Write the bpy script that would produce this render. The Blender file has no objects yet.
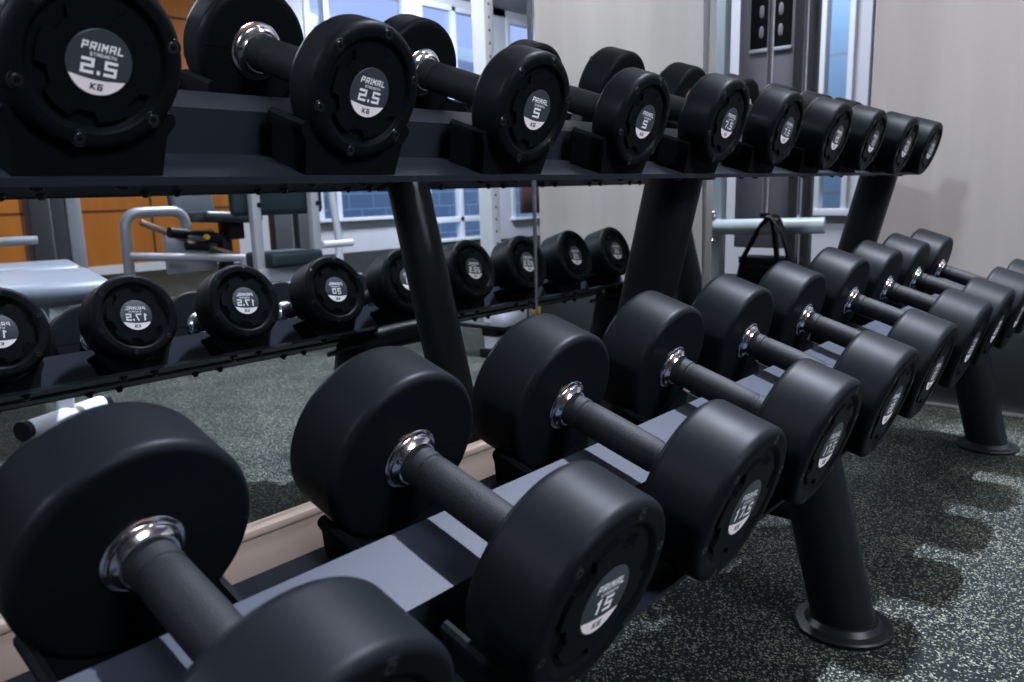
import bpy, bmesh, math, random
from mathutils import Vector, Matrix
random.seed(7)
PI = math.pi
scene = bpy.context.scene
COL = scene.collection

# ------------------------------------------------------------------ materials
def new_mat(name):
    m = bpy.data.materials.new(name); m.use_nodes = True
    nt = m.node_tree; b = nt.nodes['Principled BSDF']
    return m, nt, b

def mat(name, color, rough=0.5, metal=0.0, spec=0.5, bump=0.0, bscale=300.0, vary=0.0, vscale=40.0, coat=0.0):
    m, nt, b = new_mat(name)
    b.inputs['Base Color'].default_value = (*color, 1)
    b.inputs['Roughness'].default_value = rough
    b.inputs['Metallic'].default_value = metal
    b.inputs['Specular IOR Level'].default_value = spec
    b.inputs['Coat Weight'].default_value = coat
    tc = nt.nodes.new('ShaderNodeTexCoord')
    if bump:
        n = nt.nodes.new('ShaderNodeTexNoise'); n.inputs['Scale'].default_value = bscale
        n.inputs['Detail'].default_value = 3
        nt.links.new(tc.outputs['Object'], n.inputs['Vector'])
        bp = nt.nodes.new('ShaderNodeBump'); bp.inputs['Strength'].default_value = bump
        bp.inputs['Distance'].default_value = 0.001
        nt.links.new(n.outputs['Fac'], bp.inputs['Height'])
        nt.links.new(bp.outputs['Normal'], b.inputs['Normal'])
    if vary:
        n = nt.nodes.new('ShaderNodeTexNoise'); n.inputs['Scale'].default_value = vscale
        n.inputs['Detail'].default_value = 4
        nt.links.new(tc.outputs['Object'], n.inputs['Vector'])
        r = nt.nodes.new('ShaderNodeMapRange')
        r.inputs['To Min'].default_value = max(0.02, rough - vary); r.inputs['To Max'].default_value = min(1, rough + vary)
        nt.links.new(n.outputs['Fac'], r.inputs['Value']); nt.links.new(r.outputs['Result'], b.inputs['Roughness'])
    return m

RUBBER = mat('black_rubber', (.0038, .0048, .0060), .47, spec=.045, bump=.04, bscale=500, vary=.06, vscale=18)
GRIP = mat('grip_rubber', (.0045, .0052, .0065), .62, spec=.14, bump=.5, bscale=900)
CHROME = mat('chrome', (.80, .80, .84), .17, 1.0)
SCREW = mat('black_steel_screw', (.008, .009, .0105), .3, spec=.4)
SLATE = mat('label_slate', (.032, .038, .05), .45, bump=.05)
PALE = mat('label_pale', (.88, .80, .79), .5)
WHITE_INK = mat('label_white', (.93, .91, .92), .5)
DARK_INK = mat('label_dark', (.02, .02, .025), .5)
RACK = mat('rack_powder_coat', (.0170, .0200, .0285), .48, spec=.14, bump=.2, bscale=900)
TUBE = mat('rack_tube_paint', (.0045, .0055, .0068), .40, spec=.22, vary=.08, vscale=9)
SADDLE = mat('saddle_plastic', (.0032, .0039, .0047), .65, spec=.04, vary=.1, vscale=50)
ALU = mat('silver_paint', (.33, .35, .39), .38, .25)
LIGHTFRAME = mat('pale_machine_paint', (.40, .41, .46), .4)
BLUEFRAME = mat('blue_grey_machine_paint', (.55, .64, .68), .35)
STEEL = mat('brushed_steel', (.55, .56, .6), .25, .9)
PAD = mat('dark_leather', (.025, .033, .045), .38, spec=.6, bump=.2, bscale=200)
PADGREY = mat('grey_leather', (.075, .085, .105), .42, spec=.5, bump=.2, bscale=200)
PADTEAL = mat('teal_leather', (.016, .03, .04), .45, spec=.4, bump=.2, bscale=200)
BLACKP = mat('black_plastic', (.006, .007, .008), .45, spec=.2)
YELLOW = mat('yellow_plastic', (.75, .42, .03), .4)
SHROUD = mat('grey_shroud', (.075, .075, .08), .35)
SHROUD2 = mat('mauve_shroud', (.33, .31, .34), .3)
BRONZE = mat('bronze_tube', (.28, .20, .16), .35, .4)
WHITEP = mat('white_paint', (.66, .68, .73), .5)
TAN = mat('baseboard_tan', (.40, .31, .26), .5, bump=.1)
DARKTRIM = mat('dark_skirting', (.012, .017, .02), .5)
RED = mat('red_brown_cloth', (.10, .045, .05), .8)

def mirror_mat():
    m, nt, b = new_mat('mirror_silver')
    b.inputs['Base Color'].default_value = (.84, .88, .88, 1)
    b.inputs['Metallic'].default_value = 1; b.inputs['Roughness'].default_value = 0.0
    return m
MIRROR = mirror_mat()

def glass_mat():
    m = bpy.data.materials.new('window_glass'); m.use_nodes = True; nt = m.node_tree
    nt.nodes.clear()
    o = nt.nodes.new('ShaderNodeOutputMaterial'); mx = nt.nodes.new('ShaderNodeMixShader')
    t = nt.nodes.new('ShaderNodeBsdfTransparent'); g = nt.nodes.new('ShaderNodeBsdfGlossy')
    t.inputs['Color'].default_value = (.86, .92, .97, 1); g.inputs['Roughness'].default_value = .02
    mx.inputs[0].default_value = .06
    nt.links.new(t.outputs[0], mx.inputs[1]); nt.links.new(g.outputs[0], mx.inputs[2])
    nt.links.new(mx.outputs[0], o.inputs[0])
    return m
GLASS = glass_mat()

def floor_mat():
    m, nt, b = new_mat('speckled_rubber_floor')
    tc = nt.nodes.new('ShaderNodeTexCoord')
    L = nt.links.new
    def noise(scale, detail=2, rough=.5):
        n = nt.nodes.new('ShaderNodeTexNoise'); n.inputs['Scale'].default_value = scale
        n.inputs['Detail'].default_value = detail; n.inputs['Roughness'].default_value = rough
        L(tc.outputs['Object'], n.inputs['Vector']); return n
    # distort the coordinates so that the flecks come out ragged, like rubber granules
    d = noise(260, 2)
    add = nt.nodes.new('ShaderNodeMixRGB'); add.blend_type = 'ADD'; add.inputs['Fac'].default_value = .004
    L(tc.outputs['Object'], add.inputs[1]); L(d.outputs['Color'], add.inputs[2])
    v = nt.nodes.new('ShaderNodeTexVoronoi'); v.inputs['Scale'].default_value = 370
    L(add.outputs[0], v.inputs['Vector'])
    sep = nt.nodes.new('ShaderNodeSeparateColor'); L(v.outputs['Color'], sep.inputs[0])
    big = noise(6, 3)
    th = nt.nodes.new('ShaderNodeMapRange'); th.inputs['To Min'].default_value = .86; th.inputs['To Max'].default_value = .66
    th.inputs['From Min'].default_value = .3; th.inputs['From Max'].default_value = .7
    L(big.outputs['Fac'], th.inputs['Value'])
    gt = nt.nodes.new('ShaderNodeMath'); gt.operation = 'GREATER_THAN'
    L(sep.outputs[0], gt.inputs[0]); L(th.outputs[0], gt.inputs[1])
    # fleck colour varies between grey green and cream
    r1 = nt.nodes.new('ShaderNodeValToRGB')
    r1.color_ramp.elements[0].color = (.014, .017, .015, 1); r1.color_ramp.elements[1].color = (.125, .13, .10, 1)
    L(sep.outputs[1], r1.inputs[0])
    r0 = nt.nodes.new('ShaderNodeValToRGB')
    r0.color_ramp.elements[0].color = (.0016, .0024, .0026, 1); r0.color_ramp.elements[1].color = (.0050, .0075, .0078, 1)
    L(sep.outputs[2], r0.inputs[0])
    mx = nt.nodes.new('ShaderNodeMixRGB'); L(gt.outputs[0], mx.inputs[0]); L(r0.outputs[0], mx.inputs[1]); L(r1.outputs[0], mx.inputs[2])
    L(mx.outputs[0], b.inputs['Base Color'])
    b.inputs['Roughness'].default_value = .8; b.inputs['Specular IOR Level'].default_value = .08
    bp = nt.nodes.new('ShaderNodeBump'); bp.inputs['Strength'].default_value = .5; bp.inputs['Distance'].default_value = .001
    L(sep.outputs[0], bp.inputs['Height']); L(bp.outputs[0], b.inputs['Normal'])
    return m
FLOOR = floor_mat()

def wall_mat(name, c1, c2, scale=2.0, streak=True, rough=.6, spec=.35):
    m, nt, b = new_mat(name)
    tc = nt.nodes.new('ShaderNodeTexCoord'); mp = nt.nodes.new('ShaderNodeMapping')
    mp.inputs['Scale'].default_value = (scale * 3, scale * 3, scale * (.35 if streak else 3))
    n = nt.nodes.new('ShaderNodeTexNoise'); n.inputs['Scale'].default_value = 1.5; n.inputs['Detail'].default_value = 5
    r = nt.nodes.new('ShaderNodeValToRGB'); r.color_ramp.elements[0].position = .3; r.color_ramp.elements[1].position = .7
    r.color_ramp.elements[0].color = (*c1, 1); r.color_ramp.elements[1].color = (*c2, 1)
    L = nt.links.new
    L(tc.outputs['Object'], mp.inputs[0]); L(mp.outputs[0], n.inputs['Vector']); L(n.outputs['Fac'], r.inputs[0]); L(r.outputs[0], b.inputs['Base Color'])
    b.inputs['Roughness'].default_value = rough; b.inputs['Specular IOR Level'].default_value = spec
    return m
ENDWALL = wall_mat('pale_plaster', (.325, .305, .30), (.375, .355, .345))
WHITEWALL = wall_mat('white_plaster', (.52, .52, .57), (.58, .58, .62), .5)
GREYWALL = wall_mat('grey_plaster', (.28, .29, .32), (.33, .34, .36), .5)
CEIL = wall_mat('ceiling_paint', (.22, .22, .23), (.26, .26, .27), .5)
def wood_mat():
    m = wall_mat('orange_wood', (.33, .105, .012), (.42, .150, .022), 1.2, True, .45, .4)
    return m
ORANGE = wood_mat()
GROOVE = mat('panel_groove', (.07, .025, .008), .7)

def block_mat(name='blue_grey_blocks', k=1.0):
    m, nt, b = new_mat(name)
    tc = nt.nodes.new('ShaderNodeTexCoord'); mp = nt.nodes.new('ShaderNodeMapping')
    mp.inputs['Rotation'].default_value = (PI / 2, 0, 0) if k == 1.0 else (PI / 2, 0, PI / 2)
    br = nt.nodes.new('ShaderNodeTexBrick'); br.inputs['Scale'].default_value = 1.0
    br.inputs['Brick Width'].default_value = .62; br.inputs['Row Height'].default_value = .30; br.inputs['Mortar Size'].default_value = .012
    br.inputs['Color1'].default_value = (.13 * k, .20 * k, .30 * k, 1); br.inputs['Color2'].default_value = (.16 * k, .23 * k, .33 * k, 1); br.inputs['Mortar'].default_value = (.36, .42, .54, 1)
    L = nt.links.new
    L(tc.outputs['Object'], mp.inputs[0]); L(mp.outputs[0], br.inputs['Vector']); L(br.outputs['Color'], b.inputs['Base Color'])
    b.inputs['Roughness'].default_value = .7
    return m
BLOCKS = block_mat()
BLOCKS_LIT = block_mat('lit_blue_blocks', 2.4)  # paler copy of the blocks: brightness outside put into the colour
LAVENDER = mat('lavender_reflection', (.62, .60, .80), .6)  # colour of the ceiling's reflection in the window glass

# ------------------------------------------------------------------ mesh tools
class MB:
    """collects shapes, then links them as ONE mesh object"""
    def __init__(s): s.bm = bmesh.new(); s.mi = 0
    def face(s, vs):
        try:
            f = s.bm.faces.new(vs); f.material_index = s.mi; f.smooth = True; return f
        except ValueError: return None
    def ring(s, pts): return [s.bm.verts.new(p) for p in pts]
    def bridge(s, a, b):
        n = len(a)
        for i in range(n): s.face([a[i], a[(i + 1) % n], b[(i + 1) % n], b[i]])
    def box(s, c, size, bevel=0.0, rot=None, seg=2):
        r = bmesh.ops.create_cube(s.bm, size=1.0)
        vs = r['verts']
        M = Matrix.Translation(c) @ (rot.to_4x4() if rot else Matrix.Identity(4)) @ Matrix.Diagonal((*size, 1))
        bmesh.ops.transform(s.bm, matrix=M, verts=vs)
        fs = set(f for v in vs for f in v.link_faces)
        for f in fs: f.material_index = s.mi; f.smooth = True
        if bevel:
            es = list(set(e for v in vs for e in v.link_edges))
            bmesh.ops.bevel(s.bm, geom=es, offset=bevel, segments=seg, affect='EDGES', profile=.5, material=s.mi)
            for f in s.bm.faces: f.smooth = True
        return s
    def lathe(s, prof, seg=48, M=None, cap0=True, cap1=True):
        """prof: (radius, y) about the local Y axis"""
        rings = []
        for r, y in prof:
            if r < 1e-6:
                p = Vector((0, y, 0)); rings.append([s.bm.verts.new(M @ p if M else p)])
            else:
                pts = []
                for k in range(seg):
                    t = 2 * PI * k / seg; p = Vector((r * math.cos(t), y, r * math.sin(t)))
                    pts.append(M @ p if M else p)
                rings.append(s.ring(pts))
        for a, b in zip(rings, rings[1:]):
            if len(a) == 1 and len(b) == 1: continue
            if len(a) == 1:
                for i in range(seg): s.face([a[0], b[(i + 1) % seg], b[i]])
            elif len(b) == 1:
                for i in range(seg): s.face([a[i], a[(i + 1) % seg], b[0]])
            else: s.bridge(a, b)
        if cap0 and len(rings[0]) > 1: s.face(rings[0][::-1])
        if cap1 and len(rings[-1]) > 1: s.face(rings[-1])
        return s
    def tube(s, pts, r, seg=20, ry=None, up=(0, 0, 1), caps=True):
        """sweep a circle (or an ellipse r by ry) along a polyline"""
        pts = [Vector(p) for p in pts]; rings = []
        ry = ry or r
        for i, p in enumerate(pts):
            if i == 0: t = pts[1] - p
            elif i == len(pts) - 1: t = p - pts[i - 1]
            else: t = (pts[i + 1] - p).normalized() + (p - pts[i - 1]).normalized()
            t.normalize()
            u = Vector(up)
            if abs(u.dot(t)) > .98: u = Vector((1, 0, 0))
            a = u.cross(t).normalized(); b = t.cross(a)
            rr = r[i] if isinstance(r, (list, tuple)) else r
            ryy = rr if isinstance(r, (list, tuple)) else ry
            rings.append(s.ring([p + a * rr * math.cos(2 * PI * k / seg) + b * ryy * math.sin(2 * PI * k / seg) for k in range(seg)]))
        for a, b in zip(rings, rings[1:]): s.bridge(a, b)
        if caps: s.face(rings[0][::-1]); s.face(rings[-1])
        return s
    def prism(s, poly, M, depth, bevel=0.0, seg=2):
        """polygon (a,b) -> local (a,0,b), extruded along local +Y by depth"""
        a = s.ring([M @ Vector((x, 0, z)) for x, z in poly]); b = s.ring([M @ Vector((x, depth, z)) for x, z in poly])
        f0 = s.face(a); f1 = s.face(b[::-1]); n = len(a)
        for i in range(n): s.face([a[(i + 1) % n], a[i], b[i], b[(i + 1) % n]])
        if bevel:
            es = list(set(e for v in a + b for e in v.link_edges if e.calc_face_angle(0) > .5))
            bmesh.ops.bevel(s.bm, geom=es, offset=bevel, segments=seg, affect='EDGES', profile=.5, material=s.mi)
            for f in s.bm.faces: f.smooth = True
        return s
    def build(s, name, mats, parent=None, loc=None, rot=None, sharp=.6):
        bmesh.ops.recalc_face_normals(s.bm, faces=s.bm.faces)
        me = bpy.data.meshes.new(name); s.bm.to_mesh(me); s.bm.free()
        for m in (mats if isinstance(mats, (list, tuple)) else [mats]): me.materials.append(m)
        me.set_sharp_from_angle(angle=sharp)
        o = bpy.data.objects.new(name, me); COL.objects.link(o)
        if parent: o.parent = parent
        if loc: o.location = loc
        if rot: o.rotation_euler = rot
        return o

def thing(name, label, cat, loc=(0, 0, 0), rot=(0, 0, 0), group=None):
    o = bpy.data.objects.new(name, None); COL.objects.link(o)
    o.location = loc; o.rotation_euler = rot; o.empty_display_size = .05
    tag(o, label, cat, group); return o
def tag(o, label, cat, group=None):
    o['label'] = label; o['category'] = cat
    if group: o['group'] = group
    return o
def structure(o, label=None):
    o['kind'] = 'structure'
    if label: o['label'] = label
    return o
def children(o): return [c for c in bpy.data.objects if c.parent == o]
def copy_tree(o, parent=None):
    c = o.copy(); COL.objects.link(c); c.parent = parent
    for ch in KIDS.get(o.name, []): copy_tree(ch, c)
    return c
KIDS = {}
def index_tree(o):
    KIDS[o.name] = children(o)
    for c in KIDS[o.name]: index_tree(c)

def arc(cx, cy, r, a0, a1, n):
    return [(cx + r * math.cos(a0 + (a1 - a0) * i / n), cy + r * math.sin(a0 + (a1 - a0) * i / n)) for i in range(n + 1)]

# ------------------------------------------------------------------ lettering: square stroke glyphs on a unit cell
G = {
 'P': [[(0, 0), (0, 1), (1, 1), (1, .42), (0, .42)]], 'R': [[(0, 0), (0, 1), (1, 1), (1, .42), (0, .42)], [(.45, .42), (1, 0)]],
 'I': [[(.5, 0), (.5, 1)]], 'M': [[(0, 0), (0, 1), (.5, .45), (1, 1), (1, 0)]], 'A': [[(0, 0), (0, 1), (1, 1), (1, 0)], [(0, .42), (1, .42)]],
 'L': [[(0, 1), (0, 0), (1, 0)]], 'S': [[(1, 1), (0, 1), (0, .5), (1, .5), (1, 0), (0, 0)]], 'T': [[(0, 1), (1, 1)], [(.5, 1), (.5, 0)]],
 'E': [[(1, 1), (0, 1), (0, 0), (1, 0)], [(0, .5), (.85, .5)]], 'N': [[(0, 0), (0, 1), (1, 0), (1, 1)]], 'G': [[(1, 1), (0, 1), (0, 0), (1, 0), (1, .5), (.5, .5)]],
 'H': [[(0, 0), (0, 1)], [(1, 0), (1, 1)], [(0, .5), (1, .5)]], 'K': [[(0, 0), (0, 1)], [(1, 1), (.1, .5), (1, 0)]],
 '0': [[(0, 0), (0, 1), (1, 1), (1, 0), (0, 0)]], '1': [[(.15, .85), (.6, 1), (.6, 0)]], '2': [[(0, 1), (1, 1), (1, .5), (0, .5), (0, 0), (1, 0)]],
 '5': [[(1, 1), (0, 1), (0, .5), (1, .5), (1, 0), (0, 0)]], '7': [[(0, 1), (1, 1), (1, .75), (.55, 0)]], '.': [[(.0, .0), (.0, .06)]],
}
NARROW = {'I': .25, '.': .12, '1': .75}
def text_quads(mb, txt, cx, cy, width, height, t, y, mi, facing, slant=0.0):
    """write txt centred at (cx, cy) in the label plane; facing -1: read from -Y, +1: read from +Y"""
    ws = [NARROW.get(c, 1.0) for c in txt]; gap = .32
    unit = width / (sum(ws) + gap * (len(txt) - 1)); x0 = cx - width / 2
    mb.mi = mi
    for c, w in zip(txt, ws):
        gw = unit * w
        def P(p):
            px = x0 + t / 2 + (p[0] if c not in '.' else 0) * max(gw - t, 0) if c != 'I' else x0 + gw / 2
            if c == '.': px = x0 + gw / 2
            pz = cy - height / 2 + t / 2 + p[1] * (height - t)
            return Vector((px + slant * (pz - cy), pz))
        for stroke in G[c]:
            q = [P(p) for p in stroke]
            for a, b in zip(q, q[1:]):
                d = (b - a)
                if d.length < 1e-7: continue
                d.normalize(); n = Vector((-d.y, d.x)) * t / 2; e = d * t / 2
                # the strokes of this face share the label plane, so keep every quad at the same height
                cs = [a - e - n, b + e - n, b + e + n, a - e + n]
                vs = [mb.bm.verts.new((-facing * v.x, y, v.y)) for v in cs]
                f = mb.bm.faces.new(vs); f.material_index = mi
        x0 += gw + unit * gap

def label_mesh(txt, rl, facing, roll):
    """round weight label: slate disc, pale foot segment, maker's words, weight, unit"""
    mb = MB()
    th = .0008
    y1 = facing * th
    M = Matrix.Rotation(roll, 4, 'Y')
    mb.mi = 0
    prof = [(rl, 0), (rl, y1 * .7), (rl * .985, y1), (0, y1)]
    mb.lathe(prof, 48)
    # pale segment below a slightly arched line
    mb.mi = 1; yy = y1 + facing * .00012
    a0 = math.radians(207); a1 = math.radians(333)
    low = arc(0, 0, rl * .965, a0, a1, 24)
    top = [(rl * .965 * math.cos(a1) + (rl * .965 * math.cos(a0) - rl * .965 * math.cos(a1)) * k / 12,
            rl * (-.438 - .085 * math.sin(PI * k / 12))) for k in range(1, 12)]
    vs = [mb.bm.verts.new((-facing * px, yy, pz)) for px, pz in low + top]
    f = mb.bm.faces.new(vs); f.material_index = 1
    ye = y1 + facing * .0002
    text_quads(mb, 'PRIMAL', .04 * rl, .46 * rl, 1.26 * rl, .24 * rl, .048 * rl, ye, 2, facing, .12)
    text_quads(mb, 'STRENGTH', .08 * rl, .225 * rl, .80 * rl, .10 * rl, .02 * rl, ye, 2, facing)
    w = {1: .52, 2: .80, 3: 1.10, 4: 1.34}[len(txt)]
    text_quads(mb, txt, 0, -.13 * rl, w * rl, .47 * rl, .095 * rl, ye, 2, facing)
    text_quads(mb, 'KG', 0, -.72 * rl, .38 * rl, .20 * rl, .045 * rl, ye + facing * .0001, 3, facing)
    bmesh.ops.transform(mb.bm, matrix=M, verts=mb.bm.verts)
    # text quads must not be flipped by the normal pass: it does not matter for shading
    o = mb.build('label', [SLATE, PALE, WHITE_INK, DARK_INK])
    return o

# ------------------------------------------------------------------ dumbbells
def head_mesh(R, T, s):
    """round rubber head: inner face at y=0, end face at y=s*T, recessed ring with a raised cog plate"""
    mb = MB(); rr = .008; r2 = .0085
    prof = [(.012, .0), (R * .6, 0), (R - rr - .002, 0), (R - rr, 0)]
    prof += [(R - rr + rr * math.sin(a), rr - rr * math.cos(a)) for a in [PI / 12, PI / 6, PI / 4, PI / 3, PI * 5 / 12, PI / 2]]
    prof += [(R, rr + .002), (R, T - r2 - .002), (R, T - r2)]
    prof += [(R - r2 + r2 * math.cos(a), T - r2 + r2 * math.sin(a)) for a in [PI / 12, PI / 6, PI / 4, PI / 3, PI * 5 / 12, PI / 2]]
    prof += [(R - r2 - .002, T), (R * .80, T), (R * .79, T), (R * .77, T - .0008), (R * .745, T - .0028), (R * .73, T - .0040), (R * .72, T - .0043), (R * .71, T - .0043), (0, T - .0043)]
    prof = [(r, s * y) for r, y in prof]
    mb.lathe(prof, 72)
    # raised cog plate
    pts = []
    n = 6; ro, ri = R * .655, R * .545
    for k in range(n):
        c = 2 * PI * k / n + math.radians(47)
        for a, r in [(-.36, ri), (-.27, ro), (-.09, ro), (.09, ro), (.27, ro), (.36, ri), (.43, ri), (.52, ri), (.61, ri)]:
            pts.append((r * math.cos(c + a), r * math.sin(c + a)))
    M = Matrix.Translation((0, s * (T - .0046), 0)) @ (Matrix.Identity(4) if s > 0 else Matrix.Diagonal((1, -1, 1, 1)))
    mb.prism(pts, M, .0041, .0013, 3)
    # mould line across the inner face
    for sx in (-1, 1):
        mb.box((sx * R * .66, -s * .0001, 0), (R * .54, .0007, .0005))
    o = mb.build('head', RUBBER, sharp=.9)
    w = o.modifiers.new('weighted', 'WEIGHTED_NORMAL'); w.keep_sharp = True; w.weight = 80
    return o

def screw_mesh(s):
    mb = MB()
    prof = [(0, -.0012), (.0021, -.0012), (.0021, .0005), (.0038, .0005), (.0043, .0001), (.0043, -.0006), (.0055, -.0007), (.0058, .0002), (.0062, -.0002)]
    mb.lathe([(r, s * y) for r, y in prof], 18, cap1=False)
    return mb.build('screw', SCREW)

def make_dumbbell(txt, R, T, yin):
    """local frame: +Y along the bar towards the mirror, origin at the foot below the bar's middle"""
    t = thing('dumbbell', 'x', 'dumbbell')
    # grip: textured rubber sleeve with plain bushes next to the collars
    mb = MB(); L = yin - .012
    prof = [(.0, -L - .008), (.0178, -L - .008), (.0178, -L + .012), (.0165, -L + .0135), (.0165, -L + .016), (.0174, -L + .018)]
    prof += [(.0176, -L * .4), (.0178, 0), (.0176, L * .4)]
    prof += [(.0174, L - .018), (.0165, L - .016), (.0165, L - .0135), (.0178, L - .012), (.0178, L + .008), (0, L + .008)]
    mb.lathe(prof, 36); h = mb.build('handle', GRIP, t, (0, 0, R))
    for s in (-1, 1):
        mb = MB()
        prof = [(.0285, .001), (.0285, -.0012), (.0278, -.0018), (.0250, -.0024), (.0245, -.0030), (.0240, -.0048), (.0232, -.0054), (.0205, -.0085), (.0200, -.0095), (.0182, -.0098), (.0175, -.0090), (.0175, .0)]
        mb.lathe([(r, s * (yin + y)) for r, y in prof], 48, cap0=False, cap1=False)
        mb.build('collar', CHROME, t, (0, 0, R))['label'] = 'polished chrome collar ring'
        hd = head_mesh(R, T, s); hd.parent = t; hd.location = (0, s * yin, R)
        lb = label_mesh(txt, R * .36, s, math.radians(7)); lb.parent = hd; lb.location = (0, s * (T - .0007), 0)
        lb['label'] = 'round slate label with white weight number and pale foot'
        sm = screw_mesh(s)
        for k in range(6):
            sc = sm if k == 0 else sm.copy()
            if k: COL.objects.link(sc)
            a = 2 * PI * k / 6 + math.radians(17)
            sc.parent = hd; sc.location = (R * .865 * math.cos(a), s * (T - .0003), R * .865 * math.sin(a))
    return t

SP = .2299
# measured rack: bar centre line of each tier (y, z) and tilt
UP = dict(x0=.0888, y=-.3588, z=.8338, a=.3189, sl=.0035, dx=[-.0010, .0025, .0040, .0040, -.0010, -.0030, .0002, -.0010, .0012, .0013], dz=[.002, -.0013, -.0019, -.0045, .006, .0035, 0, -.001, -.0055, -.007])
LO = dict(x0=.0474, y=-.6068, z=.4617, a=.3126, sl=.0005, dx=[.0010, .0040, .0020, .0010, .0010, -.0035, .0006, .0001, .0001, .0008], dz=[.001, .001, -.002, -.002, -.004, -.0023, .0033, .0023, .0022, .0015])
# per pair: number, radius, head thickness, inner face
UK = [('2.5', .0610, .039, .0710), ('5', .0618, .045, .0715), ('7.5', .0645, .053, .0715), ('10', .0665, .061, .0715), ('12.5', .0690, .069, .0715)]
LK = [('15', .0805, .066, .073), ('17.5', .0812, .070, .073), ('20', .0825, .074, .073), ('22.5', .0838, .079, .073), ('25', .0850, .084, .073)]
ORD = ['first', 'second', 'third', 'fourth', 'fifth', 'sixth', 'seventh', 'eighth', 'ninth', 'tenth']
def row(T, K, shelf):
    out = []
    for k in range(5):
        proto = make_dumbbell(*K[k]); index_tree(proto)
        for j in range(2):
            i = 2 * k + j
            o = proto if j == 0 else copy_tree(proto)
            R = K[k][1]; a = T['a']
            n = Vector((0, -math.sin(a), math.cos(a)))
            x = T['x0'] + SP * i + T['dx'][i]
            o.location = Vector((x, T['y'], T['z'] + T['sl'] * x)) + n * (T['dz'][i] - R)
            o.rotation_euler = (a, 0, 0)
            o['label'] = 'black round dumbbell marked %s, %s from the near end of the %s shelf' % (K[k][0], ORD[i], shelf)
            o['group'] = 'dumbbells on the %s shelf' % shelf
            # nobody sets every bar down alike: each one is rolled a little about its own axis
            out.append(o)
    return out
row(UP, UK, 'top'); row(LO, LK, 'lower')

# ------------------------------------------------------------------ rack
rack = thing('dumbbell_rack', 'black two-tier steel dumbbell rack on leaning tube legs before the mirror', 'dumbbell rack', (1.0916, -.40, 0))
RX0, RX1 = -.10, 2.285
def off(v): return Vector(v) - Vector((1.0916, -.40, 0))
def make_shelf(T, K, hp, hf, fw):
    t = .005; pw = .037
    o_ = [(-fw, -hf - .0065), (-fw, -hf), (-pw, -hf), (-pw, -hp), (pw, -hp), (pw, -hf), (fw, -hf), (fw, -hf - .0065)]
    i_ = [(fw - t, -hf - .0065), (fw - t, -hf - t), (pw - t, -hf - t), (pw - t, -hp - t), (-pw + t, -hp - t), (-pw + t, -hf - t), (-fw + t, -hf - t), (-fw + t, -hf - .0065)]
    mb = MB()
    # profile lies in local (Y, Z); sweep along X
    M = Matrix(((0, 1, 0, RX0 - 1.0916), (1, 0, 0, 0), (0, 0, 1, 0), (0, 0, 0, 1)))
    mb.prism(o_ + i_, M, RX1 - RX0, .0022, 2)
    sh = mb.build('shelf', RACK, rack, off((1.0916, T['y'], T['z'] + T['sl'] * 1.0916)), (T['a'], -math.atan(T['sl']), 0), sharp=.5)
    protos = {}
    bolt = None
    for i in range(10):
        R = K[i // 2][1]; x = T['x0'] + SP * i + T['dx'][i] - 1.0916
        for s in (-1, 1):
            key = (i, s)
            if key not in protos:
                Ra = R + .0012; zc = T['dz'][i]; tipw = -hf + .043 - zc
                xa = math.sqrt(Ra * Ra - tipw * tipw); a0 = math.atan2(tipw, xa)
                arcp = arc(0, 0, Ra, a0, -PI - a0, 18)       # right tip -> bottom -> left tip
                poly = [(-.052, -hf - zc), (.052, -hf - zc), (xa + .0035, tipw - .013), (xa + .0095, tipw - .004), (xa + .0095, tipw + .001), (xa + .0065, tipw + .004), (xa + .0025, tipw + .004)] + arcp + [(-xa - .0025, tipw + .004), (-xa - .0065, tipw + .004), (-xa - .0095, tipw + .001), (-xa - .0095, tipw - .004), (-xa - .0035, tipw - .013)]
                poly = [(px, pz + zc) for px, pz in poly]
                mb = MB(); mb.prism(poly, Matrix.Translation((0, min(s * .050, s * .102), 0)), .052, .0016, 2)
                protos[key] = mb.build('saddle', SADDLE, sh, (x, 0, 0))
            else:
                c = protos[key].copy(); COL.objects.link(c); c.parent = sh; c.location = (x, 0, 0)
            for bx in (-.03, .03):
                if bolt is None:
                    mb = MB(); mb.lathe([(0, -.011), (.004, -.011), (.0052, -.0100), (.0055, -.006), (.0085, -.006), (.0085, -.0015), (.0065, 0)], 12, Matrix.Rotation(PI / 2, 4, 'X'))
                    bolt = mb.build('bolt', SCREW, sh, (x + bx, s * (fw - .022), -hf - t)); b = bolt
                else:
                    b = bolt.copy(); COL.objects.link(b); b.parent = sh; b.location = (x + bx, s * (fw - .022), -hf - t)
    return sh
make_shelf(UP, UK, .039, .078, .105)
make_shelf(LO, LK, .038, .100, .113)

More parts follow.
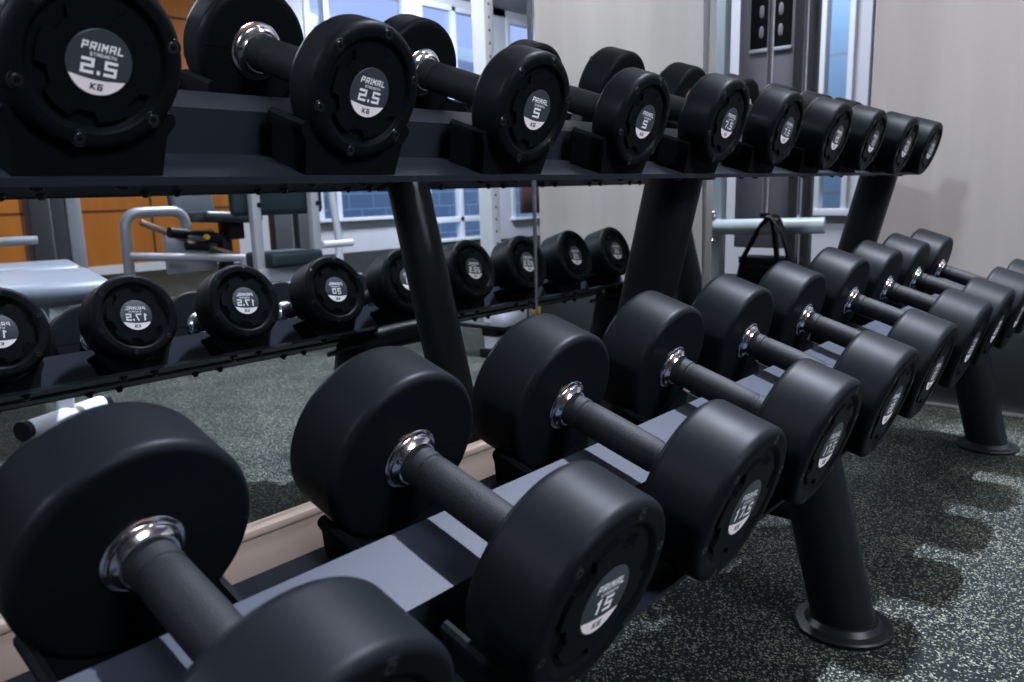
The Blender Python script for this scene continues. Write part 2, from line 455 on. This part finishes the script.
def upright_y(z): return -.163 - .243 * z
for fx in (-.058, 1.0935, 2.245):
    # rear upright leans forward up to the top shelf
    zt = .733 + .0035 * fx
    mb = MB(); d = Vector((0, upright_y(zt) - upright_y(0), zt)).normalized()
    mb.tube([off((fx, upright_y(0), .004)), off((fx, upright_y(zt * .5), zt * .5)), off((fx, upright_y(zt), zt))], .046, 40, .049)
    up = mb.build('upright', TUBE, rack)
    mb = MB(); mb.lathe([(0, 0), (.082, 0), (.082, .006), (.079, .0085), (.060, .0095), (.052, .016), (0, .016)], 48, Matrix.Translation(off((fx, upright_y(0), 0))) @ Matrix.Rotation(PI / 2, 4, 'X'))
    mb.build('foot_plate', TUBE, up)
    mb = MB()   # bracket below the top shelf
    mb.box(off((fx, upright_y(.742) , .738 + .0035 * fx)), (.10, .105, .010), .003, Matrix.Rotation(UP['a'], 3, 'X'))
    mb.build('bracket', TUBE, up)
    # front leg leans back up to the lower shelf
    pts = [(fx, -.662, .004), (fx, -.614, .19), (fx, -.576, .335)]
    mb = MB(); mb.tube([off(p) for p in pts], .046, 40, .049)
    lg = mb.build('leg', TUBE, rack)
    mb = MB(); mb.lathe([(0, 0), (.076, 0), (.076, .006), (.0735, .0085), (.060, .0100), (.053, .018), (0, .018)], 56, Matrix.Translation(off((fx, -.660, 0))) @ Matrix.Rotation(PI / 2, 4, 'X'))
    mb.build('foot_plate', TUBE, lg)
    mb = MB(); mb.tube([off((fx, -.60, .188)), off((fx, -.2, .188))], .027, 24)
    mb.build('crossbar', TUBE, rack)
    mb = MB(); mb.tube([off((fx, -.575, .345)), off((fx, -.25, .42))], .028, 24)
    mb.build('crossbar', TUBE, rack)
    mb = MB(); mb.box(off((fx, -.572, .338)), (.10, .12, .012), .003, Matrix.Rotation(LO['a'], 3, 'X'))
    mb.build('bracket', TUBE, lg)

# ------------------------------------------------------------------ room shell
def slab(name, lo, hi, m, bevel=0.0, parent=None):
    mb = MB(); c = [(a + b) / 2 for a, b in zip(lo, hi)]; s = [b - a for a, b in zip(lo, hi)]
    mb.box(c, s, bevel); return mb.build(name, m, parent)
structure(slab('floor', (-5, -8.7, -.1), (13, 4.2, 0), FLOOR))
CH = 3.9
structure(slab('ceiling', (-5, -8.7, CH), (13, 4.2, CH + .1), CEIL))
structure(slab('wall_mirror', (-5, .032, 0), (1.90, .15, CH), GREYWALL))
structure(slab('baseboard_mirror', (-5, -.012, 0), (1.90, .032, .213), TAN, .003))
structure(slab('trim_1', (-5, -.018, .213), (1.90, .032, .226), TAN, .003))
# mirror panes: joint at x = 1.128
def mirror(x0, x1, label):
    # the panes hang a touch out of plumb: the top leans into the wall
    mb = MB(); mb.box((0, .005, 1.13), (x1 - x0, .010, 2.26))
    xm = (x0 + x1) / 2
    o = mb.build('mirror', MIRROR, None, (xm, -.0039 * xm, .227), (-.0075, 0, -.0039)); tag(o, label, 'mirror', None); return o
mirror(-2.4, 1.1265, 'large frameless wall mirror pane behind the near half of the rack')
mirror(1.1285, 1.862, 'narrower wall mirror pane behind the far half, right of the joint')
structure(slab('trim_2', (1.1266, -.0056, .227), (1.1286, .032, 2.5), STEEL))
structure(slab('trim_3', (1.862, -.010, .227), (1.90, .032, 2.5), STEEL))

# end wall stub beyond the rack
EX = 2.62
structure(slab('wall_end', (EX, -1.19, 0), (EX + .14, -.195, CH), ENDWALL))
structure(slab('baseboard_end', (EX - .012, -1.19, .0), (EX, -.195, .33), DARKTRIM, .002))
structure(slab('trim_4', (EX - .03, -1.19, 0), (EX - .012, -.195, .012), STEEL, .002))

# far side of the room (seen in the mirror): orange boarding, white wall with windows
YB = -8.5
structure(slab('wall_back_boarded', (-5, YB - .12, .10), (5.46, YB, CH), ORANGE))
gr = MB()
for x in (2.955, 4.346, 1.56, .17, -1.22): gr.box((x, YB + .001, 2.0), (.028, .006, 3.8))
for z in (.715, 1.45, 2.2, 2.95): gr.box((.23, YB + .001, z), (10.4, .006, .028))
g = gr.build('trim_5', GROOVE); structure(g)
structure(slab('baseboard_back', (-5, YB - .12, 0), (5.46, YB + .02, .10), WHITEWALL))
def wall_with_windows():
    mb = MB(); y0, y1 = YB - .12, YB
    def b(x0, x1, z0, z1): mb.box(((x0 + x1) / 2, (y0 + y1) / 2, (z0 + z1) / 2), (x1 - x0, y1 - y0, z1 - z0))
    b(5.46, 6.72, 0, CH); b(6.72, 8.62, 0, .50); b(8.62, 8.82, 0, CH); b(8.82, 10.38, 0, .08); b(10.38, 10.9, 0, CH)
    b(10.9, 12.3, 0, .36); b(12.3, 13, 0, CH); b(6.72, 12.3, CH - .12, CH)
    return mb.build('wall_back', WHITEWALL)
structure(wall_with_windows())
def window(n, x0, x1, z0, mull, rails):
    w = bpy.data.objects.new('window_%d' % n, None); COL.objects.link(w); w.location = ((x0 + x1) / 2, YB, z0); structure(w)
    ox, oz = (x0 + x1) / 2, z0
    mb = MB(); z1 = CH - .12
    for x in (x0 + .05, x1 - .05): mb.box((x - ox, -.05, (z1 - z0) / 2), (.10, .14, z1 - z0), .006)
    for x in mull: mb.box((x - ox, -.05, (z1 - z0) / 2), (.09, .12, z1 - z0), .006)
    mb.box((0, -.05, z1 - z0 - .04), (x1 - x0, .12, .08), .006)
    for z in rails: mb.box((0, -.05, z - oz), (x1 - x0, .12, .09), .006)
    mb.build('window_frame', WHITEP, w)
    mb = MB(); mb.box((0, .03, -.02), (x1 - x0 + .1, .16, .05), .006); mb.build('window_sill', WHITEP, w)
    mb = MB(); mb.box((0, -.07, (z1 - z0) / 2), (x1 - x0 - .1, .006, z1 - z0 - .06)); mb.build('pane', GLASS, w)
window(1, 6.72, 8.62, .50, [7.1], [])
window(2, 8.82, 10.38, .08, [9.62], [.39])
window(3, 10.9, 12.3, .36, [], [])
cu = MB()
pts = [(11.12 + .05 * k, YB + .03 + (.02 if k % 2 else -.02)) for k in range(14)]
a = cu.ring([(x, y, .42) for x, y in pts]); b = cu.ring([(x, y, .98) for x, y in pts])
for i in range(len(pts) - 1): cu.face([a[i], a[i + 1], b[i + 1], b[i]])
o = cu.build('blind', RED); tag(o, 'short red-brown cloth blind at the window seen in the mirror', 'blind')
o.modifiers.new('thick', 'SOLIDIFY').thickness = .006
# the neighbouring facade outside the windows; above it, glass reflections built as solids
structure(slab('facade_outside', (3, -12.1, -1), (17, -11.9, 1.9), BLOCKS))
structure(slab('reflection_backdrop', (3, -12.4, 1.9), (17, -12.2, 6), LAVENDER))  # stands in for the lavender reflection in the upper panes
mb = MB()
for z in (2.3, 3.1, 4.0): mb.box((10, -11.8, z), (16, .5, .28), .02, Matrix.Rotation(.06, 3, 'Y'))
structure(mb.build('reflection_bands', WHITEP))  # slanted white bands stand in for reflections in the glass
structure(slab('ground_outside', (-5, -13, -.3), (17, -8.7, -.1), GREYWALL))

structure(slab('wall_left', (-5.1, -8.6, 0), (-5, 4.2, CH), GREYWALL))
structure(slab('wall_right', (13, -8.6, 0), (13.1, 4.2, CH), GREYWALL))
structure(slab('wall_far', (-5, 4.2, 0), (13, 4.3, CH), GREYWALL))
# side wall behind the cable machine with its blue-lit window
mb = MB(); X = 6.0
for y0, y1, z0, z1 in [(1.19, 4.2, 0, CH), (.95, 1.19, 0, .50), (-.6, .95, 0, CH), (.95, 1.19, 2.6, CH)]:
    mb.box((X + .06, (y0 + y1) / 2, (z0 + z1) / 2), (.12, y1 - y0, z1 - z0))
structure(mb.build('wall_beyond', WHITEWALL))
w = bpy.data.objects.new('window_4', None); COL.objects.link(w); w.location = (X, 1.07, .5); structure(w)
mb = MB()
for y in (-.10, .10): mb.box((0, y, 1.05), (.10, .04, 2.1), .004)
mb.box((0, 0, 0), (.14, .30, .05), .004); mb.box((0, 0, 2.08), (.10, .24, .05), .004)
mb.build('window_frame', WHITEP, w)
mb = MB(); mb.box((.03, 0, 1.05), (.006, .18, 2.06)); mb.build('pane', GLASS, w)
o = slab('facade_beyond', (7.6, -1, -.1), (7.7, 3.4, 2.6), BLOCKS_LIT); structure(o)

# ------------------------------------------------------------------ cable machine standing past the mirror's end
cm = thing('cable_machine', 'pale blue-grey cable machine with chrome rods past the end of the mirror', 'cable machine', (3.2, .40, 0))
def c_(x, y, z): return (x - 3.2, y - .40, z)
mb = MB()
mb.box(c_(3.17, .605, 1.1), (.06, .075, 2.2), .006); mb.build('upright', BLUEFRAME, cm)
mb = MB(); mb.box(c_(3.26, .668, 1.1), (.10, .05, 2.2), .006); mb.build('upright', BLUEFRAME, cm)
mb = MB(); mb.box(c_(3.2, .40, .05), (.5, .62, .09), .01); mb.build('base', BLACKP, cm)
mb = MB()
mb.tube([c_(3.16, .59, .535)] + [c_(3.10 - .03 * math.sin(PI * k / 8), .55 - .45 * k / 8, .535 + .012 * k / 8) for k in range(9)], .033, 24)
mb.build('grab_bar', BLUEFRAME, cm)
for z in (.59, .47, .27):
    mb = MB(); mb.lathe([(0, -.012), (.008, -.011), (.013, -.006), (.015, 0), (.015, .004)], 16, Matrix.Translation(c_(3.138, .60, z)) @ Matrix.Rotation(-PI / 2, 4, 'Z'))
    mb.build('cap_bolt', CHROME, cm)
for y, z0, r in ((.392, .58, .014), (.245, .3, .009), (-.022, .02, .016)):
    mb = MB(); mb.tube([c_(3.2, y, z0), c_(3.2, y, 2.2)], r, 20); rod = mb.build('guide_rod', CHROME, cm)
    mb = MB(); mb.tube([c_(3.2, y, max(z0 - .05, .0)), c_(3.2, y, z0 + .012)], r * 1.5, 16); mb.build('rod_socket', BLACKP, rod)
mb = MB(); mb.tube([c_(3.2, -.022, .962), c_(3.2, -.022, .978)], .022, 20); mb.tube([c_(3.24, -.055, .02), c_(3.24, -.055, 2.2)], .012, 16)
mb.build('edge_rail', STEEL, cm)
mb = MB(); mb.box(c_(3.36, .475, 1.24), (.03, .25, 1.62), .006); mb.build('shroud', SHROUD2, cm)
mb = MB(); mb.box(c_(3.36, .30, 1.1), (.10, .09, 2.2), .02); mb.build('shroud', SHROUD, cm)
# instruction placard with pale exercise figures
mb = MB(); mb.box(c_(3.342, .455, 1.68), (.006, .18, .78), 0); pl = mb.build('placard', BLACKP, cm)
for j in range(5):
    for k in range(2):
        yy = .495 - .085 * k; zz = 1.36 + .085 * j; mb = MB()
        mb.lathe([(0, -.026), (.006, -.024), (.010, -.014), (.011, 0), (.010, .014), (.006, .024), (0, .026)], 14, Matrix.Translation(c_(3.339, yy, zz)) @ Matrix.Diagonal((.25, 1, 1, 1)) @ Matrix.Rotation(PI / 2, 4, 'X'))
        mb.build('figure', SHROUD2, pl)
mb = MB(); mb.box(c_(3.340, .455, 1.285), (.006, .19, .016), .002); mb.build('strip', WHITEP, pl)
mb = MB()
for k in range(9): mb.box(c_(3.2, .36, .12 + .034 * k), (.12, .24, .030), .004)
mb.build('weight_stack', BLACKP, cm)
mb = MB(); mb.tube([c_(3.2, -.02, 2.2), c_(3.2, .66, 2.2)], .04, 20); mb.build('top_beam', BLUEFRAME, cm)
# strap slung over the grab bar
mb = MB()
def strap(pts): mb.tube(pts, .008, 12, .022, up=(1, 0, 0))
strap([c_(3.12, .47, .30), c_(3.07, .42, .42), c_(3.045, .345, .54), c_(3.03, .30, .585), c_(3.02, .255, .57), c_(3.03, .225, .47), c_(3.05, .205, .33), c_(3.06, .20, .22)])
strap([c_(3.10, .27, .25), c_(3.06, .275, .42), c_(3.05, .29, .56), c_(3.02, .275, .585), c_(2.99, .22, .52), c_(2.99, .17, .38)])
o = mb.build('resistance_strap', BLACKP); o.location = (3.2, .40, 0)
tag(o, 'black strap slung over the grab bar of the cable machine', 'strap')

# ------------------------------------------------------------------ things across the room, seen in the mirror
# flat bench nearest the mirror
be = thing('weight_bench', 'grey padded weight bench with silver foot bar, reflected at the far left', 'bench', (.84, -1.79, 0), (0, 0, .287))
# local -y runs away from the mirror
mb = MB(); fa = Vector((.96, -.02, 0)).normalized() * .165; fo = Vector((-.02, 0, .032))
fa = Matrix.Rotation(-.287 - .50, 3, 'Z') @ Vector((.17, 0, 0))
mb.tube([fo - fa, fo + fa], .028, 24); fb = mb.build('foot_bar', LIGHTFRAME, be)
for q in (-1, 1):
    mb = MB(); mb.tube([fo + fa * q * .97, fo + fa * q * 1.10], .032, 24); mb.build('end_cap', BLACKP, fb)
mb = MB(); mb.box((0, -.02, .235), (.05, .05, .40), .008, Matrix.Rotation(.10, 3, 'Y')); mb.build('post', LIGHTFRAME, be)
mb = MB(); mb.box((-.02, -.2, .415), (.05, 1.1, .05), .008); mb.build('beam', LIGHTFRAME, be)
mb = MB(); mb.box((-.02, -.70, .2), (.05, .05, .40), .008); mb.build('post', LIGHTFRAME, be)
mb = MB(); mb.tube([(-.2, -.70, .032), (.2, -.70, .032)], .028, 20); mb.build('foot_bar', LIGHTFRAME, be)
mb = MB(); mb.box((-.02, .02, .468), (.31, .72, .07), .03, None, 4); mb.build('back_pad', PADGREY, be)
mb = MB(); mb.box((-.05, -.60, .478), (.33, .46, .07), .03, None, 4); mb.build('seat_pad', PADGREY, be)
mb = MB(); mb.tube([(.05, .0, .10), (.09, .02, .14), (.09, .02, .22)], .014, 12); mb.build('lever', BLACKP, be)

# machine frame with upright pads (seated press)
sp = thing('press_machine', 'seated press machine with two pale posts and dark teal back pad, reflected', 'exercise machine', (2.53, -3.0, 0))
def s_(x, y, z): return (x - 2.53, -(y) + 3.0, z)
for x in (2.335, 2.725):
    mb = MB(); mb.box(s_(x, 3.0, .57), (.055, .05, 1.14), .008); po = mb.build('post', LIGHTFRAME, sp)
    for z in (.71,):
        mb = MB(); mb.lathe([(0, .004), (.011, .004), (.014, 0), (.014, -.006)], 14, Matrix.Translation(s_(x + .015, 2.972, z))); mb.build('cap_bolt', BLACKP, po)
mb = MB(); mb.box(s_(2.53, 3.07, .85), (.60, .08, .40), .035, None, 4); mb.build('back_pad', PADTEAL, sp)
mb = MB(); mb.box(s_(2.535, 3.05, .40), (.34, .30, .085), .02, None, 3); mb.build('seat_pad', PADTEAL, sp)
mb = MB(); mb.box(s_(2.53, 3.0, .31), (.44, .06, .09), .008); mb.box(s_(2.53, 3.3, .05), (.06, .8, .08), .008); mb.build('base_frame', LIGHTFRAME, sp)
mb = MB(); mb.tube([s_(2.76, 2.98, .462), s_(2.98, 2.98, .462)], .021, 18); mb.build('grip_bar', WHITEP, sp)

# leg machine with big tube loop
lm = thing('leg_machine', 'silver tube leg machine with dark seat before the orange wall, reflected', 'exercise machine', (2.4, -4.0, 0))
def l_(x, y, z): return (x - 2.4, -y + 4.0, z)
loop = [(2.045, 4, .03), (2.045, 4, .30), (2.05, 4, .55)] + [(2.14 - .09 * math.cos(a), 4, .60 + .09 * math.sin(a)) for a in [0.2, .5, .8, 1.1, 1.4]] + [(2.20, 4, .692), (2.34, 4, .692)] + [(2.36 + .08 * math.sin(a), 4, .612 + .08 * math.cos(a)) for a in [.2, .6, 1.0, 1.4]] + [(2.445, 4, .57)]
mb = MB(); mb.tube([l_(*p) for p in loop], .032, 20, up=(0, 1, 0)); mb.build('tube_loop', ALU, lm)
mb = MB(); mb.tube([l_(2.05, 3.98, .425), l_(2.40, 3.88, .395), l_(2.72, 3.8, .37)], .026, 18); mb.tube([l_(2.72, 3.8, .37), l_(2.72, 3.8, .02)], .026, 18); mb.build('side_rail', LIGHTFRAME, lm)
mb = MB(); mb.tube([l_(2.17, 4.05, .63), l_(2.45, 4.0, .50), l_(2.80, 3.95, .36)], .020, 14); mb.build('lever_arm', BRONZE, lm)
mb = MB(); mb.tube([l_(2.30, 3.95, .56), l_(2.41, 3.95, .545)], .035, 18); mb.tube([l_(2.41, 3.95, .555), l_(2.55, 3.95, .535)], .014, 12); mb.build('roller_pad', BLACKP, lm)
mb = MB(); mb.tube([l_(2.38, 3.9, .47), l_(2.52, 3.9, .46)], .032, 18); mb.tube([l_(2.53, 3.9, .52), l_(2.62, 3.9, .50)], .036, 18); mb.build('roller_pad', BLACKP, lm)
mb = MB(); mb.lathe([(0, -.02), (.016, -.018), (.02, 0), (.016, .018), (0, .02)], 16, Matrix.Translation(l_(2.50, 3.86, .52))); mb.build('pull_knob', YELLOW, lm)
mb = MB(); mb.box(l_(2.615, 4.25, .80), (.31, .07, .30), .03, Matrix.Rotation(.25, 3, 'X'), 4); mb.build('back_pad', PADGREY, lm)
mb = MB(); mb.box(l_(2.70, 4.0, .64), (.42, .36, .07), .03, Matrix.Rotation(.06, 3, 'Y'), 4); mb.build('seat_pad', PAD, lm)
mb = MB(); mb.box(l_(2.76, 4.0, .55), (.12, .14, .12), .01); mb.box(l_(2.70, 4.0, .25), (.08, .08, .5), .01); mb.build('seat_column', BLACKP, lm)
mb = MB(); mb.box(l_(2.5, 4.1, .08), (.95, .10, .10), .01); mb.build('base_frame', ALU, lm)
mb = MB(); mb.box(l_(2.52, 4.12, .42), (.36, .05, .28), .02); mb.build('cover', LIGHTFRAME, lm)

# weight tower at the far left
wt = thing('weight_tower', 'dark grey weight tower with a pale post before the orange wall, reflected', 'exercise machine', (1.8, -4.5, 0))
def w_(x, y, z): return (x - 1.8, -y + 4.5, z)
mb = MB(); mb.box(w_(1.735, 4.5, .8), (.115, .12, 1.6), .01); mb.build('shroud', SHROUD, wt)
mb = MB(); mb.box(w_(1.85, 4.52, .8), (.09, .12, 1.6), .01); mb.build('shroud', SHROUD, wt)
mb = MB(); mb.box(w_(1.794, 4.45, .8), (.014, .02, 1.6), .002); mb.build('guide_rod', STEEL, wt)
mb = MB(); mb.box(w_(1.945, 4.5, .8), (.09, .09, 1.6), .012); mb.build('post', LIGHTFRAME, wt)
mb = MB(); mb.tube([w_(1.3, 4.45, .545), w_(1.70, 4.45, .545)], .028, 18); mb.build('arm', LIGHTFRAME, wt)
mb = MB(); mb.box(w_(1.8, 4.5, .05), (.5, .6, .1), .01); mb.build('base', LIGHTFRAME, wt)

# stack cabinet behind the press machine
sc = thing('pulley_station', 'grey twin-panel pulley station with a pale bent post behind the press machine, reflected', 'exercise machine', (3.95, -5.0, 0))
def k_(x, y, z): return (x - 3.95, -y + 5.0, z)
mb = MB(); mb.box(k_(3.80, 5, .6), (.17, .10, 1.2), .01); mb.build('shroud', SHROUD, sc)
mb = MB(); mb.box(k_(4.04, 5, .6), (.17, .10, 1.2), .01); mb.build('shroud', SHROUD, sc)
mb = MB(); mb.tube([k_(3.905, 4.98, .1), k_(3.905, 4.98, 1.2)], .012, 14); mb.build('guide_rod', STEEL, sc)
mb = MB(); mb.tube([k_(3.94, 4.98, .1), k_(3.94, 4.98, 1.2)], .018, 14); mb.build('guide_rod', BLACKP, sc)
mb = MB(); mb.tube([k_(4.40, 5, .02), k_(4.40, 5, .45), k_(4.36, 5, .75), k_(4.36, 5, 1.3)], .035, 18); mb.build('post', LIGHTFRAME, sc)
mb = MB(); mb.box(k_(4.05, 5, .04), (.8, .5, .07), .01); mb.build('base', LIGHTFRAME, sc)

# perforated power rack post close to the end wall
pr = thing('squat_stand', 'white perforated squat stand post with black tray near its foot, reflected', 'squat stand', (2.46, -1.34, 0))
def p_(x, y, z): return (x - 2.46, -y + 1.34, z)
mb = MB(); mb.box(p_(2.46, 1.34, 1.1), (.058, .075, 2.16), .005); po = mb.build('post', WHITEP, pr)
mb = MB()
for k in range(34): mb.lathe([(0, .0005), (.006, .0005), (.0065, -.001)], 12, Matrix.Translation(p_(2.46, 1.3025, .35 + .052 * k)))
mb.build('hole_row', SHROUD, po)
mb = MB(); mb.box(p_(2.46, 1.34, .02), (.10, .10, .04), .006); mb.build('foot', BLACKP, pr)
mb = MB(); mb.box(p_(2.62, 1.36, .145), (.46, .30, .022), .009); mb.box(p_(2.46, 1.34, .12), (.085, .085, .05), .01); mb.build('tray', BLACKP, pr)
mb = MB(); mb.box(p_(2.46, 1.25, .195), (.16, .08, .085), .006); mb.build('housing', LIGHTFRAME, pr)
mb = MB(); mb.box(p_(2.575, 1.30, .205), (.05, .10, .10), .006); mb.build('housing', BLACKP, pr)
mb = MB(); mb.box(p_(2.655, 1.25, .21), (.028, .04, .10), .004); mb.build('pin_plate', YELLOW, pr)
mb = MB(); mb.tube([p_(2.49, 1.25, .075), p_(2.62, 1.30, .075)], .030, 20); mb.tube([p_(2.47, 1.242, .075), p_(2.49, 1.25, .075)], .026, 20); mb.build('peg', STEEL, pr)

# ------------------------------------------------------------------ lights
def area(name, loc, size, power, color=(1, 1, 1), target=None, sizey=None, spread=None):
    d = bpy.data.lights.new(name, 'AREA'); d.energy = power; d.color = color; d.size = size
    d.shape = 'RECTANGLE' if sizey else 'SQUARE'
    if sizey: d.size_y = sizey
    if spread: d.spread = spread
    o = bpy.data.objects.new(name, d); COL.objects.link(o); o.location = loc
    v = (Vector(target) - Vector(loc)) if target else Vector((0, 0, -1))
    o.rotation_euler = v.to_track_quat('-Z', 'Y').to_euler()
    return o
COOL = (.80, .87, 1.0); LAV = (.76, .83, 1.0); WARM = (1.0, .93, .84)
def spot(name, loc, target, power, half, blend, color, radius=.05):
    d = bpy.data.lights.new(name, 'SPOT'); d.energy = power; d.color = color; d.spot_size = math.radians(2 * half); d.spot_blend = blend; d.shadow_soft_size = radius
    o = bpy.data.objects.new(name, d); COL.objects.link(o); o.location = loc
    o.rotation_euler = (Vector(target) - Vector(loc)).to_track_quat('-Z', 'Y').to_euler()
    return o
# unseen block added to shade the top tier; the lamp just in front of it lights the lower tier and the floor
structure(slab('shade_block', (-5, -.64, 2.62), (EX, .012, CH), CEIL))
d = bpy.data.lights.new('unseen_light', 'SPOT'); d.energy = 2900; d.color = LAV; d.shadow_soft_size = .05; d.spot_size = math.radians(54); d.spot_blend = .2
o = bpy.data.objects.new('unseen_light', d); COL.objects.link(o); o.location = (2.1, -.715, 3.6)
o.rotation_euler = (Vector((.80, -.95, 0)) - o.location).to_track_quat('-Z', 'Y').to_euler()
area('unseen_light', (-2.6, -.66, 2.5), .20, 80, COOL, (2.2, -.4, .8))
area('unseen_light', (1.9, -1.2, 3.7), .5, 62, (1, .965, .975), (2.62, -.95, 1.6), spread=1.8)  # added to brighten the end wall
area('unseen_light', (4.0, -4.2, 3.8), 1.2, 210, COOL, spread=1.9)
area('unseen_light', (2.5, -6.4, 3.8), 1.4, 130, (1, .97, .95), (2.5, -8.5, 1.6), spread=2.3)
area('unseen_light', (8.0, -6.4, 3.8), 1.6, 400, LAV, (8.6, -8.5, 1.8), spread=2.5)
area('unseen_light', (.3, -4.2, 3.7), 1.6, 58, COOL, (.9, -.5, .7), spread=1.2)  # added fill for the labels and the rack front
area('unseen_light', (-1.0, -5.0, 3.8), 1.4, 60, COOL, spread=1.6)
area('unseen_light', (4.2, 1.6, 3.8), 1.0, 150, COOL)
area('unseen_light', (6.9, 1.3, 3.7), .6, 85, (.88, .95, 1.0), (7.6, 1.5, 1.0))  # added to brighten the blocks behind the small window
area('unseen_light', (2.55, .75, 3.6), .5, 110, COOL)  # added to brighten the cable machine's bar and frame

wd = bpy.data.worlds.new('sky'); scene.world = wd; wd.use_nodes = True
bg = wd.node_tree.nodes['Background']; bg.inputs[0].default_value = (.62, .74, 1.0, 1); bg.inputs[1].default_value = 2.0

# ------------------------------------------------------------------ camera
cy, sy = math.cos(.7078), math.sin(.7078); cp, sp_ = math.cos(.1854), math.sin(.1854)
f = Vector((cy * cp, sy * cp, -sp_)); r = Vector((sy, -cy, 0)); u = r.cross(f)
c, s = math.cos(-.0233), math.sin(-.0233)
r2 = c * r + s * u; u2 = -s * r + c * u
cd = bpy.data.cameras.new('camera'); cam = bpy.data.objects.new('camera', cd); COL.objects.link(cam)
M = Matrix(((r2.x, u2.x, -f.x, -.1637), (r2.y, u2.y, -f.y, -1.0376), (r2.z, u2.z, -f.z, .7110), (0, 0, 0, 1)))
cam.matrix_world = M
cd.sensor_width = 36; cd.sensor_fit = 'HORIZONTAL'; cd.lens = 801.12 / 1024 * 36
cd.clip_start = .02
cd.dof.use_dof = True; cd.dof.focus_distance = 1.0; cd.dof.aperture_fstop = 9
scene.camera = cam
scene.view_settings.view_transform = 'Standard'; scene.view_settings.look = 'None'
scene.view_settings.exposure = 0.0; scene.view_settings.gamma = 1.0; scene.view_settings.use_curve_mapping = False
